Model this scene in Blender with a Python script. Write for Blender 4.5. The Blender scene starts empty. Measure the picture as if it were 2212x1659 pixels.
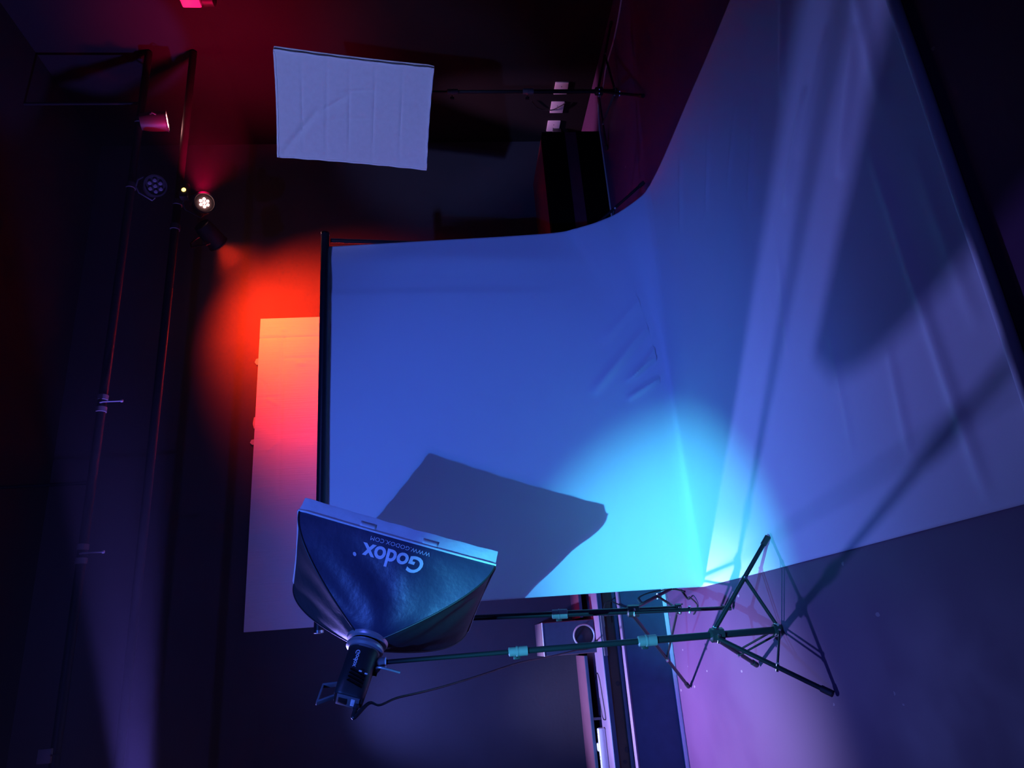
import bpy, bmesh, math, random
import numpy as np
from mathutils import Vector, Matrix

random.seed(7)
rng = np.random.default_rng(11)
SC = bpy.context.scene
COL = SC.collection
PI = math.pi

# ------------------------------------------------------------------ camera
YAW, PITCH, ROLL = (math.radians(a) for a in (20.194, 5.414, -2.452))
_cy, _sy, _cp, _sp = math.cos(YAW), math.sin(YAW), math.cos(PITCH), math.sin(PITCH)
_f = Vector((_sy * _cp, _cy * _cp, -_sp)); _r = Vector((_cy, -_sy, 0)); _u = _r.cross(_f)
_rr = _r * math.cos(ROLL) + _u * math.sin(ROLL)
_uu = -_r * math.sin(ROLL) + _u * math.cos(ROLL)
cam = bpy.data.cameras.new('camera'); cam_o = bpy.data.objects.new('camera', cam); COL.objects.link(cam_o)
# the phone was held on its side: image right points to the floor
X, Y, Z = -_uu, _rr, -_f
cam_o.matrix_world = Matrix(((X.x, Y.x, Z.x, 0), (X.y, Y.y, Z.y, 0), (X.z, Y.z, Z.z, 1.25), (0, 0, 0, 1)))
cam.sensor_fit = 'HORIZONTAL'; cam.sensor_width = 36.0; cam.lens = 1534 / 2212 * 36
cam.clip_start = 0.05; cam.clip_end = 60
SC.camera = cam_o

# ------------------------------------------------------------------ world, exposure
w = bpy.data.worlds.new('world'); SC.world = w; w.use_nodes = True
w.node_tree.nodes['Background'].inputs[0].default_value = (0.0, 0.0, 0.0, 1)
w.node_tree.nodes['Background'].inputs[1].default_value = 0.0
SC.view_settings.view_transform = 'Standard'; SC.view_settings.look = 'None'
SC.view_settings.gamma = 1.0; SC.view_settings.use_curve_mapping = False
SC.view_settings.exposure = 0.0

# ------------------------------------------------------------------ lamps
def spot(name, loc, target, color, power, angle, blend=0.6, size=0.04):
    l = bpy.data.lights.new(name, 'SPOT'); l.color = color; l.energy = power
    l.spot_size = math.radians(angle); l.spot_blend = blend; l.shadow_soft_size = size
    o = bpy.data.objects.new(name, l); COL.objects.link(o); o.location = loc
    o.rotation_euler = (Vector(target) - Vector(loc)).to_track_quat('-Z', 'Y').to_euler()
    return o
FRONT = (-0.90, -0.55, 3.60)      # wash light over the photographer's left shoulder
SIDE = (-0.62, 4.40, 2.40)        # violet light high in the rear left corner
RED = (2.80, 3.90, 2.72)         # red par under the truss
FILL = (2.00, -1.60, 3.50)        # unseen violet fill, added to lift the softbox shadow
REAR = (2.62, 4.20, 2.70)         # rear head of the red par, turned to the wall
BEAM = (-1.06, 3.80, 2.63)          # violet par at the left end of the truss, shining along it
CORNER = (3.45, 4.00, 3.02)       # pink spot added over the corner to brighten the sockets
spot('front_blue_wash', FRONT, (0.62, 3.6, 0.90), (0.025, 0.165, 1.0), 465, 48, 0.9, 0.014)
spot('front_cyan_beam', (FRONT[0], FRONT[1] + .02, FRONT[2]), (0.33, 3.52, 0.08), (0.065, 0.57, 0.84), 2450, 17.5, 1.0, 0.014)
spot('front_lilac_beam', (FRONT[0] + .1, FRONT[1], FRONT[2]), (3.04, 3.46, 1.72), (0.27, 0.34, 1.0), 560, 17, 0.7, 0.06)
spot('front_dim_wash', (FRONT[0] - .1, FRONT[1], FRONT[2]), (0.6, 4.9, 1.6), (0.15, 0.13, 1.0), 110, 80, 1.0, 0.06)
spot('front_violet_fill', FILL, (0.8, 3.2, 0.8), (0.10, 0.13, 1.0), 210, 46, 0.9, 0.12)
spot('side_pale_pool', SIDE, (-0.50, 3.62, 0.0), (0.42, 0.44, 1.0), 1250, 45, 1.0, 0.04)
spot('side_violet_wash', SIDE, (0.9, 2.8, 0.0), (0.17, 0.23, 1.0), 195, 80, 1.0, 0.04)
spot('side_wall_wash', SIDE, (0.1, 4.98, 0.7), (0.16, 0.20, 1.0), 115, 66, 1.0, 0.04)
spot('side_softbox_wash', SIDE, (0.15, 2.85, 1.55), (0.36, 0.22, 1.0), 75, 34, 1.0, 0.04)
spot('red_par_low', REAR, (0.22, 4.60, 0.45), (1.0, 0.02, 0.06), 260, 11, 0.9, 0.03)
spot('side_bench_wash', SIDE, (-0.30, 4.50, 0.4), (0.42, 0.46, 1.0), 520, 40, 1.0, 0.04)
spot('red_par_beam', REAR, (2.36, 4.98, 2.32), (1.0, 0.028, 0.004), 540, 104, 1.0, 0.03)
spot('red_par_spill', RED, (4.05, 3.9, 2.65), (1.0, 0.0, 0.09), 160, 94, 1.0, 0.03)
spot('corner_pink_fill', (3.462, 4.011, 2.95), (4.0, 4.52, 0.2), (1.0, 0.42, 0.90), 620, 18, 0.8, 0.03)  # added fill for the wall sockets
spot('truss_violet_beam', BEAM, (1.14, 3.8, 3.02), (0.20, 0.14, 1.0), 800, 15.0, 0.35, 0.03)

# ------------------------------------------------------------------ materials
def mat(name, color, rough=0.6, metal=0.0, spec=0.5, var=None, bump=None, emit=None, sheen=0.0):
    m = bpy.data.materials.new(name); m.use_nodes = True
    nt = m.node_tree; b = nt.nodes['Principled BSDF']
    b.inputs['Base Color'].default_value = (*color, 1); b.inputs['Roughness'].default_value = rough
    b.inputs['Metallic'].default_value = metal; b.inputs['Specular IOR Level'].default_value = spec
    b.inputs['Sheen Weight'].default_value = sheen
    tc = nt.nodes.new('ShaderNodeTexCoord')
    if var:                                   # var = (scale, amount, detail)
        n = nt.nodes.new('ShaderNodeTexNoise'); n.inputs['Scale'].default_value = var[0]; n.inputs['Detail'].default_value = var[2]
        nt.links.new(tc.outputs['Object'], n.inputs['Vector'])
        mx = nt.nodes.new('ShaderNodeMix'); mx.data_type = 'RGBA'
        mx.inputs[6].default_value = (*[c * (1 - var[1]) for c in color], 1)
        mx.inputs[7].default_value = (*[min(1, c * (1 + var[1])) for c in color], 1)
        nt.links.new(n.outputs['Fac'], mx.inputs[0]); nt.links.new(mx.outputs[2], b.inputs['Base Color'])
    if bump:                                  # bump = (scale, strength, distance)
        n = nt.nodes.new('ShaderNodeTexNoise'); n.inputs['Scale'].default_value = bump[0]; n.inputs['Detail'].default_value = 4
        nt.links.new(tc.outputs['Object'], n.inputs['Vector'])
        bp = nt.nodes.new('ShaderNodeBump'); bp.inputs['Strength'].default_value = bump[1]; bp.inputs['Distance'].default_value = bump[2]
        nt.links.new(n.outputs['Fac'], bp.inputs['Height']); nt.links.new(bp.outputs['Normal'], b.inputs['Normal'])
    if emit:
        b.inputs['Emission Color'].default_value = (*emit[0], 1); b.inputs['Emission Strength'].default_value = emit[1]
    return m

M = {}
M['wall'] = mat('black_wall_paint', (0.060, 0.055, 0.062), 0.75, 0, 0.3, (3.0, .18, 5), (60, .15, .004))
M['wall_right'] = mat('shaded_side_wall_paint', (0.012, 0.0105, 0.012), 0.8, 0, 0.2, (3.0, .18, 5))  # shade put into the colour: darker wall copy where stray front light fell
M['ceiling'] = mat('black_ceiling_paint', (0.02, 0.02, 0.02), 0.9, 0, 0.1, (2.0, .2, 3))
M['cloth'] = mat('white_vinyl_cloth', (0.74, 0.74, 0.75), 0.75, 0, 0.2, (2.5, .03, 3), (420, .10, .001))
M['roll'] = mat('cardboard_tube', (0.55, 0.55, 0.55), 0.7)
M['black_metal'] = mat('black_painted_metal', (0.013, 0.013, 0.017), 0.38, 0.0, 0.35)
M['black_plastic'] = mat('black_plastic', (0.022, 0.022, 0.025), 0.45)
M['grey_plastic'] = mat('grey_plastic', (0.16, 0.16, 0.17), 0.4)
M['chrome'] = mat('bare_steel', (0.75, 0.75, 0.76), 0.22, 1.0)
M['nylon'] = mat('black_softbox_nylon', (0.050, 0.050, 0.10), 0.42, 0, 0.6, (9, .25, 3), (26, .25, .01))
M['nylon_dark'] = mat('black_softbox_lining', (0.05, 0.05, 0.055), 0.5, 0, 0.5, (9, .2, 3), (22, .25, .01))
M['white_fabric'] = mat('white_diffuser_fabric', (0.78, 0.78, 0.79), 0.85, 0, 0.15, (38, .07, 5), (240, .25, .0015))
M['lip'] = mat('pale_lip_fabric', (0.84, 0.86, 0.88), 0.7, 0, 0.3, (24, .12, 4), (60, .3, .004))
M['velcro'] = mat('light_velcro_tab', (0.80, 0.82, 0.82), 0.8)
M['piping'] = mat('pale_piping', (0.42, 0.44, 0.47), 0.5)
M['print'] = mat('white_print', (0.85, 0.86, 0.86), 0.5)
M['print_dim'] = mat('grey_print', (0.75, 0.75, 0.80), 0.6)
M['alu'] = mat('brushed_aluminium', (0.55, 0.56, 0.58), 0.35, 0.6)
M['bench_blue'] = mat('dark_painted_board', (0.045, 0.085, 0.14), 0.6, 0, 0.3, (14, .25, 6))
M['bench_top'] = mat('worn_pale_board', (0.23, 0.145, 0.22), 0.6, 0, 0.3, (9, .14, 5))
M['bench_ledge'] = mat('reddish_wood_ledge', (0.17, 0.06, 0.085), 0.6, 0, 0.3, (12, .2, 5))
M['low_ledge'] = mat('red_lit_board', (0.13, 0.03, 0.045), 0.7, 0, 0.2, (12, .2, 5))  # red light on the low bench is put into this base colour
M['bench_brown'] = mat('raw_pine_board', (0.055, 0.042, 0.030), 0.7, 0, 0.2, (10, .3, 5))
M['knot'] = mat('pine_knot', (0.008, 0.007, 0.008), 0.7)
M['gap'] = mat('open_black_recess', (0.004, 0.004, 0.004), 0.9, 0, 0.0)
M['skirting'] = mat('pale_skirting', (0.90, 0.92, 0.92), 0.4)
M['cab_wood'] = mat('veneered_wood', (0.20, 0.115, 0.13), 0.55, 0, 0.3, (16, .3, 6))
M['baffle'] = mat('black_baffle', (0.055, 0.085, 0.13), 0.6, 0, 0.3, (40, .15, 4))
M['white_plastic'] = mat('white_plastic', (0.86, 0.86, 0.86), 0.35)
M['socket'] = mat('ivory_socket_plastic', (0.78, 0.72, 0.74), 0.4)
M['cable'] = mat('black_rubber_cable', (0.015, 0.015, 0.017), 0.45)
M['cable_pink'] = mat('pale_cable', (0.50, 0.45, 0.45), 0.5)
M['tape'] = mat('torn_paper_tape', (0.55, 0.5, 0.45), 0.8)
M['galv'] = mat('worn_truss_pipe', (0.010, 0.009, 0.009), 0.55, 0.0, 0.25, (20, .4, 5))
M['band'] = mat('dull_clamp_band', (0.16, 0.14, 0.14), 0.6)
M['housing'] = mat('black_lamp_housing', (0.03, 0.03, 0.03), 0.5)
M['red_led'] = mat('lit_red_led', (0.5, 0.1, 0.1), 0.4, emit=((1.0, 0.45, 0.42), 30.0))
M['amber_led'] = mat('lit_amber_display', (0.5, 0.4, 0.1), 0.4, emit=((1.0, 0.62, 0.12), 5.0))
M['tiny_led'] = mat('lit_indicator', (0.5, 0.2, 0.1), 0.4, emit=((1.0, 0.35, 0.2), 6.0))

def board_material():
    m = mat('white_corrugated_board', (0.74, 0.74, 0.74), 0.8, 0, 0.15)
    nt = m.node_tree; b = nt.nodes['Principled BSDF']; tc = nt.nodes['Texture Coordinate']
    mp = nt.nodes.new('ShaderNodeMapping'); mp.inputs['Scale'].default_value = (110, 1, 3)
    nt.links.new(tc.outputs['Object'], mp.inputs['Vector'])
    n = nt.nodes.new('ShaderNodeTexNoise'); n.inputs['Scale'].default_value = 1.0; n.inputs['Detail'].default_value = 5
    nt.links.new(mp.outputs[0], n.inputs['Vector'])
    bp = nt.nodes.new('ShaderNodeBump'); bp.inputs['Strength'].default_value = .55; bp.inputs['Distance'].default_value = .006
    nt.links.new(n.outputs['Fac'], bp.inputs['Height']); nt.links.new(bp.outputs['Normal'], b.inputs['Normal'])
    return m
M['board'] = board_material()

def floor_material():
    m = mat('black_painted_floor', (0.105, 0.036, 0.100), 0.5, 0, 0.3)
    nt = m.node_tree; b = nt.nodes['Principled BSDF']; tc = nt.nodes['Texture Coordinate']
    n = nt.nodes.new('ShaderNodeTexNoise'); n.inputs['Scale'].default_value = 2.2; n.inputs['Detail'].default_value = 6
    nt.links.new(tc.outputs['Object'], n.inputs['Vector'])
    rm = nt.nodes.new('ShaderNodeMapRange'); rm.inputs[1].default_value = .3; rm.inputs[2].default_value = .7
    rm.inputs[3].default_value = .42; rm.inputs[4].default_value = .60
    nt.links.new(n.outputs['Fac'], rm.inputs[0]); nt.links.new(rm.outputs[0], b.inputs['Roughness'])
    # scattered pale scuffs and crumbs
    mp = nt.nodes.new('ShaderNodeMapping'); mp.inputs['Scale'].default_value = (13, 7, 1); mp.inputs['Rotation'].default_value = (0, 0, .6)
    nt.links.new(tc.outputs['Object'], mp.inputs['Vector'])
    v = nt.nodes.new('ShaderNodeTexVoronoi'); v.inputs['Scale'].default_value = 1.0
    nt.links.new(mp.outputs[0], v.inputs['Vector'])
    lt = nt.nodes.new('ShaderNodeMath'); lt.operation = 'LESS_THAN'; lt.inputs[1].default_value = .085
    nt.links.new(v.outputs['Distance'], lt.inputs[0])
    n2 = nt.nodes.new('ShaderNodeTexNoise'); n2.inputs['Scale'].default_value = 5.0; nt.links.new(tc.outputs['Object'], n2.inputs['Vector'])
    gt = nt.nodes.new('ShaderNodeMath'); gt.operation = 'GREATER_THAN'; gt.inputs[1].default_value = .55
    nt.links.new(n2.outputs['Fac'], gt.inputs[0])
    mu = nt.nodes.new('ShaderNodeMath'); mu.operation = 'MULTIPLY'
    nt.links.new(lt.outputs[0], mu.inputs[0]); nt.links.new(gt.outputs[0], mu.inputs[1])
    mx = nt.nodes.new('ShaderNodeMix'); mx.data_type = 'RGBA'
    mx.inputs[6].default_value = (0.105, 0.036, 0.100, 1); mx.inputs[7].default_value = (0.24, 0.15, 0.21, 1)
    nt.links.new(mu.outputs[0], mx.inputs[0]); nt.links.new(mx.outputs[2], b.inputs['Base Color'])
    return m
M['floor'] = floor_material()

# ------------------------------------------------------------------ helpers
def obj(name, bm, m, parent=None, smooth=True, origin=None):
    """links the bmesh (world coordinates) as one mesh object, under parent if given"""
    bmesh.ops.recalc_face_normals(bm, faces=bm.faces[:])
    o0 = Vector(parent['_o']) if parent is not None else Vector(origin or (0, 0, 0))
    if o0.length: bmesh.ops.translate(bm, verts=bm.verts[:], vec=-o0)
    me = bpy.data.meshes.new(name); bm.to_mesh(me); bm.free()
    me.materials.append(M[m])
    if smooth:
        me.polygons.foreach_set('use_smooth', [True] * len(me.polygons))
        me.set_sharp_from_angle(angle=math.radians(38))
    o = bpy.data.objects.new(name, me); COL.objects.link(o)
    if parent is not None:
        o.parent = parent
    else:
        o.location = o0
    o['_o'] = tuple(o0)
    return o
def sub(name, bm, m, part, smooth=True):       # a sub-part: same origin as its part
    return obj(name, bm, m, part, smooth)
def thing(name, label, cat, loc, group=None):
    o = bpy.data.objects.new(name, None); COL.objects.link(o); o.location = loc
    o.empty_display_size = .1
    o['label'] = label; o['category'] = cat; o['_o'] = tuple(loc); o['kind'] = 'thing'
    if group: o['group'] = group
    return o
def tag(o, label, cat, group=None, kind='thing'):
    o['label'] = label; o['category'] = cat; o['kind'] = kind
    if group: o['group'] = group
    return o
def struct(o, label):
    o['kind'] = 'structure'; o['label'] = label; o['category'] = o.name.split('_')[0]
    return o
def V(*a): return Vector(a)

def box(bm, c, s, rot=None, bev=0.0):
    r = bmesh.ops.create_cube(bm, size=1.0); vs = r['verts']
    bmesh.ops.scale(bm, vec=s, verts=vs)
    if bev:
        es = list({e for v in vs for e in v.link_edges})
        g = bmesh.ops.bevel(bm, geom=es, offset=bev, segments=2, affect='EDGES', profile=.6)
        vs = list({v for f in g['faces'] for v in f.verts} | {v for v in vs if v.is_valid})
    if rot is not None: bmesh.ops.transform(bm, matrix=rot.to_4x4(), verts=vs)
    bmesh.ops.translate(bm, vec=c, verts=vs)
    return bm
def span(bm, x0, x1, y0, y1, z0, z1, bev=0.0):
    return box(bm, ((x0 + x1) / 2, (y0 + y1) / 2, (z0 + z1) / 2), (x1 - x0, y1 - y0, z1 - z0), None, bev)
def frame(d):
    d = Vector(d).normalized()
    a = Vector((0, 0, 1)) if abs(d.z) < .9 else Vector((1, 0, 0))
    s = d.cross(a).normalized(); return s, s.cross(d).normalized(), d
def tube(bm, pts, r, seg=12, caps=True):
    pts = [Vector(p) for p in pts]; rings = []
    s = None
    for i, p in enumerate(pts):
        d = (pts[min(i + 1, len(pts) - 1)] - pts[max(i - 1, 0)]).normalized()
        if s is None: s, t, _ = frame(d)
        else:
            s = (s - d * s.dot(d)).normalized(); t = s.cross(d)
        rad = r[i] if isinstance(r, (list, tuple)) else r
        rings.append([bm.verts.new(p + (s * math.cos(2 * PI * k / seg) + t * math.sin(2 * PI * k / seg)) * rad) for k in range(seg)])
    for a, b in zip(rings, rings[1:]):
        for k in range(seg): bm.faces.new((a[k], a[(k + 1) % seg], b[(k + 1) % seg], b[k]))
    if caps:
        bm.faces.new(rings[0]); bm.faces.new(rings[-1][::-1])
    return bm
def lathe(bm, prof, o, d, seg=28, caps=True):
    s, t, d = frame(d); o = Vector(o); rings = []
    for r, h in prof:
        rings.append([bm.verts.new(o + d * h + (s * math.cos(2 * PI * k / seg) + t * math.sin(2 * PI * k / seg)) * max(r, 1e-4)) for k in range(seg)])
    for a, b in zip(rings, rings[1:]):
        for k in range(seg): bm.faces.new((a[k], a[(k + 1) % seg], b[(k + 1) % seg], b[k]))
    if caps:
        bm.faces.new(rings[0]); bm.faces.new(rings[-1][::-1])
    return bm
def smooth_path(pts, n=8):
    pts = [Vector(p) for p in pts]; out = []
    P = [pts[0] * 2 - pts[1]] + pts + [pts[-1] * 2 - pts[-2]]
    for i in range(1, len(P) - 2):
        for k in range(n):
            t = k / n
            out.append(.5 * ((2 * P[i]) + (P[i + 1] - P[i - 1]) * t + (2 * P[i - 1] - 5 * P[i] + 4 * P[i + 1] - P[i + 2]) * t * t
                             + (3 * P[i] - P[i - 1] - 3 * P[i + 1] + P[i + 2]) * t ** 3))
    out.append(pts[-1]); return out
B = bmesh.new
def grid(bm, pts):
    n, m = len(pts), len(pts[0])
    vs = [[bm.verts.new(p) for p in row] for row in pts]
    for i in range(n - 1):
        for j in range(m - 1):
            bm.faces.new((vs[i][j], vs[i][j + 1], vs[i + 1][j + 1], vs[i + 1][j]))
    return vs
def text_bm(body, size, fn, depth=0.0012, align='CENTER', spacing=1.0, offset=0.0, shear=0.0):
    """lettering; fn(x, y, h) places text coordinates on a surface"""
    cu = bpy.data.curves.new('lettering', 'FONT'); cu.body = body; cu.size = size; cu.align_x = align; cu.align_y = 'CENTER'
    cu.extrude = depth / 2; cu.space_character = spacing; cu.offset = offset; cu.shear = shear; cu.resolution_u = 4
    o = bpy.data.objects.new('lettering', cu); COL.objects.link(o)
    dg = bpy.context.evaluated_depsgraph_get(); dg.update()
    me = bpy.data.meshes.new_from_object(o.evaluated_get(dg))
    bpy.data.objects.remove(o); bpy.data.curves.remove(cu)
    bm = B(); bm.from_mesh(me); bpy.data.meshes.remove(me)
    for v in bm.verts: v.co = fn(v.co.x, v.co.y, v.co.z + depth / 2)
    return bm

# ------------------------------------------------------------------ room shell
XW, YW, XL, YF, ZC = 4.05, 4.98, -2.6, -2.4, 3.95
bm = B(); span(bm, XL, XW, YF, YW, -.1, 0); struct(obj('floor', bm, 'floor'), 'black painted studio floor with pale scuffs')
bm = B(); span(bm, XL, XW, YF, YW, ZC, ZC + .1); struct(obj('ceiling', bm, 'ceiling'), 'black ceiling over the lighting truss')
bm = B(); span(bm, XL, XW, YW, YW + .1, 0, ZC); struct(obj('wall_back', bm, 'wall'), 'black back wall behind the backdrop and white board')
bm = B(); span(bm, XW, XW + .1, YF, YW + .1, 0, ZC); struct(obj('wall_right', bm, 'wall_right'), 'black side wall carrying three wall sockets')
bm = B(); span(bm, XL - .1, XL, YF, YW + .1, 0, ZC); struct(obj('wall_left', bm, 'wall'), 'black wall on the far left of the studio')
bm = B(); span(bm, XL - .1, XW + .1, YF - .1, YF, 0, ZC); struct(obj('wall_front', bm, 'wall'), 'black wall behind the photographer')

# ------------------------------------------------------------------ stepped bench along the back wall
def bench():
    t = thing('stepped_bench', 'dark stepped bench with pale shelf and reddish ledge, left of the backdrop', 'bench', (0.2, 4.6, 0))
    x0, x1 = -2.58, 1.15
    b = B(); span(b, x0, x1, 4.318, 4.365, 0.020, .276); obj('front_panel', b, 'bench_blue', t, False)
    b = B(); span(b, x0, x1, 4.310, 4.372, .276, .286, .002); obj('step_board', b, 'bench_top', t, False)
    b = B(); span(b, x0, x1, 4.306, 4.317, 0.0, .022, .002); o = obj('skirting_strip', b, 'skirting', t, False); o['label'] = 'pale strip along the foot of the bench'
    b = B(); span(b, x0, x1, 4.400, 4.425, .255, .372)
    rec = obj('recessed_board', b, 'bench_brown', t, False); rec['label'] = 'raw pine board with dark knots'
    for (kx, kz, kr) in ((-.255, .325, .013), (-.60, .315, .015), (-.66, .335, .010)):
        b = B(); lathe(b, [(kr * .2, -.0035), (kr, -.003), (kr, 0)], (kx, 4.4005, kz), (0, 1, 0), 14)
        sub('knot', b, 'knot', rec)
    b = B(); span(b, x0, x1, 4.388, 4.3995, .2862, .306); obj('lower_rail', b, 'bench_blue', t, False)
    b = B(); span(b, x0, x1, 4.380, 4.398, .373, .3975); obj('shelf_edge', b, 'bench_blue', t, False)
    b = B(); span(b, x0, x1, 4.3985, 4.93, .376, .397); obj('shelf', b, 'bench_top', t, False)
    for a, c in ((x0, -.098), (.128, x1)):
        b = B(); span(b, a, c, 4.645, 4.656, .447, .4635); lo = obj('ledge_edge', b, 'bench_blue', t, False)
        b = B(); span(b, a, c, 4.6565, 4.978, .448, .4645); obj('ledge', b, 'bench_ledge', t, False)
    b = B(); span(b, -.462, -.448, 4.66, 4.70, .3975, .4475); obj('divider', b, 'grey_plastic', t, False)
    b = B(); span(b, x0, x1, 4.95, 4.975, .0, .446); obj('back_board', b, 'gap', t, False)
    b = B(); span(b, x0, x1, 4.44, 4.93, .0, .37); obj('carcass', b, 'gap', t, False)
    # light frame under the loudspeaker cabinet
    b = B(); span(b, -.10, .128, 4.366, 4.379, .372, .392, .002); obj('edge_strip', b, 'grey_plastic', t, False)
    b = B(); span(b, .118, .128, 4.366, 4.379, .288, .3715, .002); obj('edge_post', b, 'grey_plastic', t, False)
    return t
bench()
def low_bench():
    t = thing('low_bench', 'low black bench with boards tinted with red light against the back wall, right of the backdrop', 'bench', (2.4, 4.6, 0))
    x0, x1 = 1.16, 3.60
    b = B(); span(b, x0, x1, 4.318, 4.36, 0, .18); obj('front_panel', b, 'gap', t, False)
    b = B(); span(b, x0, x1, 4.325, 4.36, .1805, .268); obj('front_plank', b, 'low_ledge', t, False)
    b = B(); span(b, x0, x1, 4.322, 4.40, .2685, .44); obj('upper_panel', b, 'gap', t, False)
    b = B(); span(b, x0, x1, 4.401, 4.975, .40, .44); obj('seat_board', b, 'low_ledge', t, False)
    b = B(); span(b, x1 - .03, x1, 4.37, 4.97, 0, .399); obj('end_panel', b, 'gap', t, False)
low_bench()

# ------------------------------------------------------------------ loudspeaker cabinet set in the bench
def cabinet():
    t = thing('loudspeaker_cabinet', 'wood veneered loudspeaker cabinet with a round port, standing in the bench', 'loudspeaker', (0.015, 4.75, .397))
    x0, x1, y0, y1, z0, z1 = -.082, .112, 4.56, 4.972, .3975, .722
    b = B(); span(b, x0, x1, y0 + .012, y1, z0 + .0005, z1 - .0005, .003); obj('case', b, 'cab_wood', t, False)
    # baffle with a round hole
    b = B(); cx, cz, r = .020, .468, .058; N = 40
    out = [];
    for k in range(N):
        a = 2 * PI * k / N; dx, dz = math.cos(a), math.sin(a)
        q = min(((x1 - .004 - cx) / dx if dx > 1e-6 else (x0 + .004 - cx) / dx if dx < -1e-6 else 9),
                ((z1 - .0055 - cz) / dz if dz > 1e-6 else (z0 + .004 - cz) / dz if dz < -1e-6 else 9))
        out.append((cx + dx * q, cz + dz * q))
    for ex in ((x1 - .004, z1 - .0055), (x0 + .004, z1 - .012), (x1 - .004, z0 + .004), (x0 + .004, z0 + .004)):
        k = min(range(N), key=lambda i: (out[i][0] - ex[0]) ** 2 + (out[i][1] - ex[1]) ** 2); out[k] = ex
    ro = [b.verts.new((px, y0, pz)) for px, pz in out]
    ri = [b.verts.new((cx + r * math.cos(2 * PI * k / N), y0, cz + r * math.sin(2 * PI * k / N))) for k in range(N)]
    rb = [b.verts.new((cx + r * math.cos(2 * PI * k / N), y0 + .0115, cz + r * math.sin(2 * PI * k / N))) for k in range(N)]
    for k in range(N):
        j = (k + 1) % N; b.faces.new((ro[k], ro[j], ri[j], ri[k])); b.faces.new((ri[k], ri[j], rb[j], rb[k]))
    bf = obj('baffle', b, 'baffle', t, False)
    b = B(); lathe(b, [(.058, .008), (.058, -.004), (.063, -.006), (.068, -.003), (.068, .000)], (cx, y0, cz), (0, 1, 0), 40, False)
    obj('port_ring', b, 'alu', t)
    b = B(); lathe(b, [(.001, .003), (.012, .003), (.024, .008), (.056, .0102), (.056, .0112)], (cx, y0, cz), (0, 1, 0), 36)
    obj('cone', b, 'black_plastic', t)
    b = B(); span(b, x0, x1, y0 - .001, y0 + .0115, z1 - .0050, z1, .0008); o = obj('front_edge', b, 'print', t, False); o['label'] = 'pale upper front edge'
    return t
cabinet()

# ------------------------------------------------------------------ power strip on the bench shelf
def power_strip():
    t = thing('power_strip', 'white power strip with a plug, lying on the bench shelf at the left edge', 'power strip', (-.75, 4.56, .3975))
    # runs along the shelf and out of the frame
    a, e = V(-.455, 4.585, .3975), V(-1.15, 4.585, .3975)
    b = B(); span(b, -1.15, -.498, 4.560, 4.612, .3978, .440, .010); s = obj('case', b, 'white_plastic', t)
    for k, x in enumerate((-.52, -.66, -.74, -.82, -.90)):
        for dx in (-.010, .010):
            b = B(); lathe(b, [(.0028, -.0008), (.0028, .0006)], (x + dx, 4.586, .4401), (0, 0, 1), 10)
            obj('socket_hole', b, 'knot', t)
    b = B(); span(b, -.625, -.58, 4.604, 4.640, .403, .446, .008); p = obj('plug', b, 'white_plastic', t)
    return t
power_strip()
b = B(); tube(b, smooth_path([(-.24, 4.70, .4005), (-.20, 4.64, .4005), (-.23, 4.57, .4005), (-.33, 4.53, .4005), (-.43, 4.50, .4005), (-.452, 4.53, .4005), (-.44, 4.60, .4005), (-.34, 4.64, .4005)]), .0022, 8)
tag(obj('thin_cable', b, 'cable', None, origin=(-.34, 4.6, .4)), 'thin black cable loop lying on the pale bench shelf', 'cable')

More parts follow.
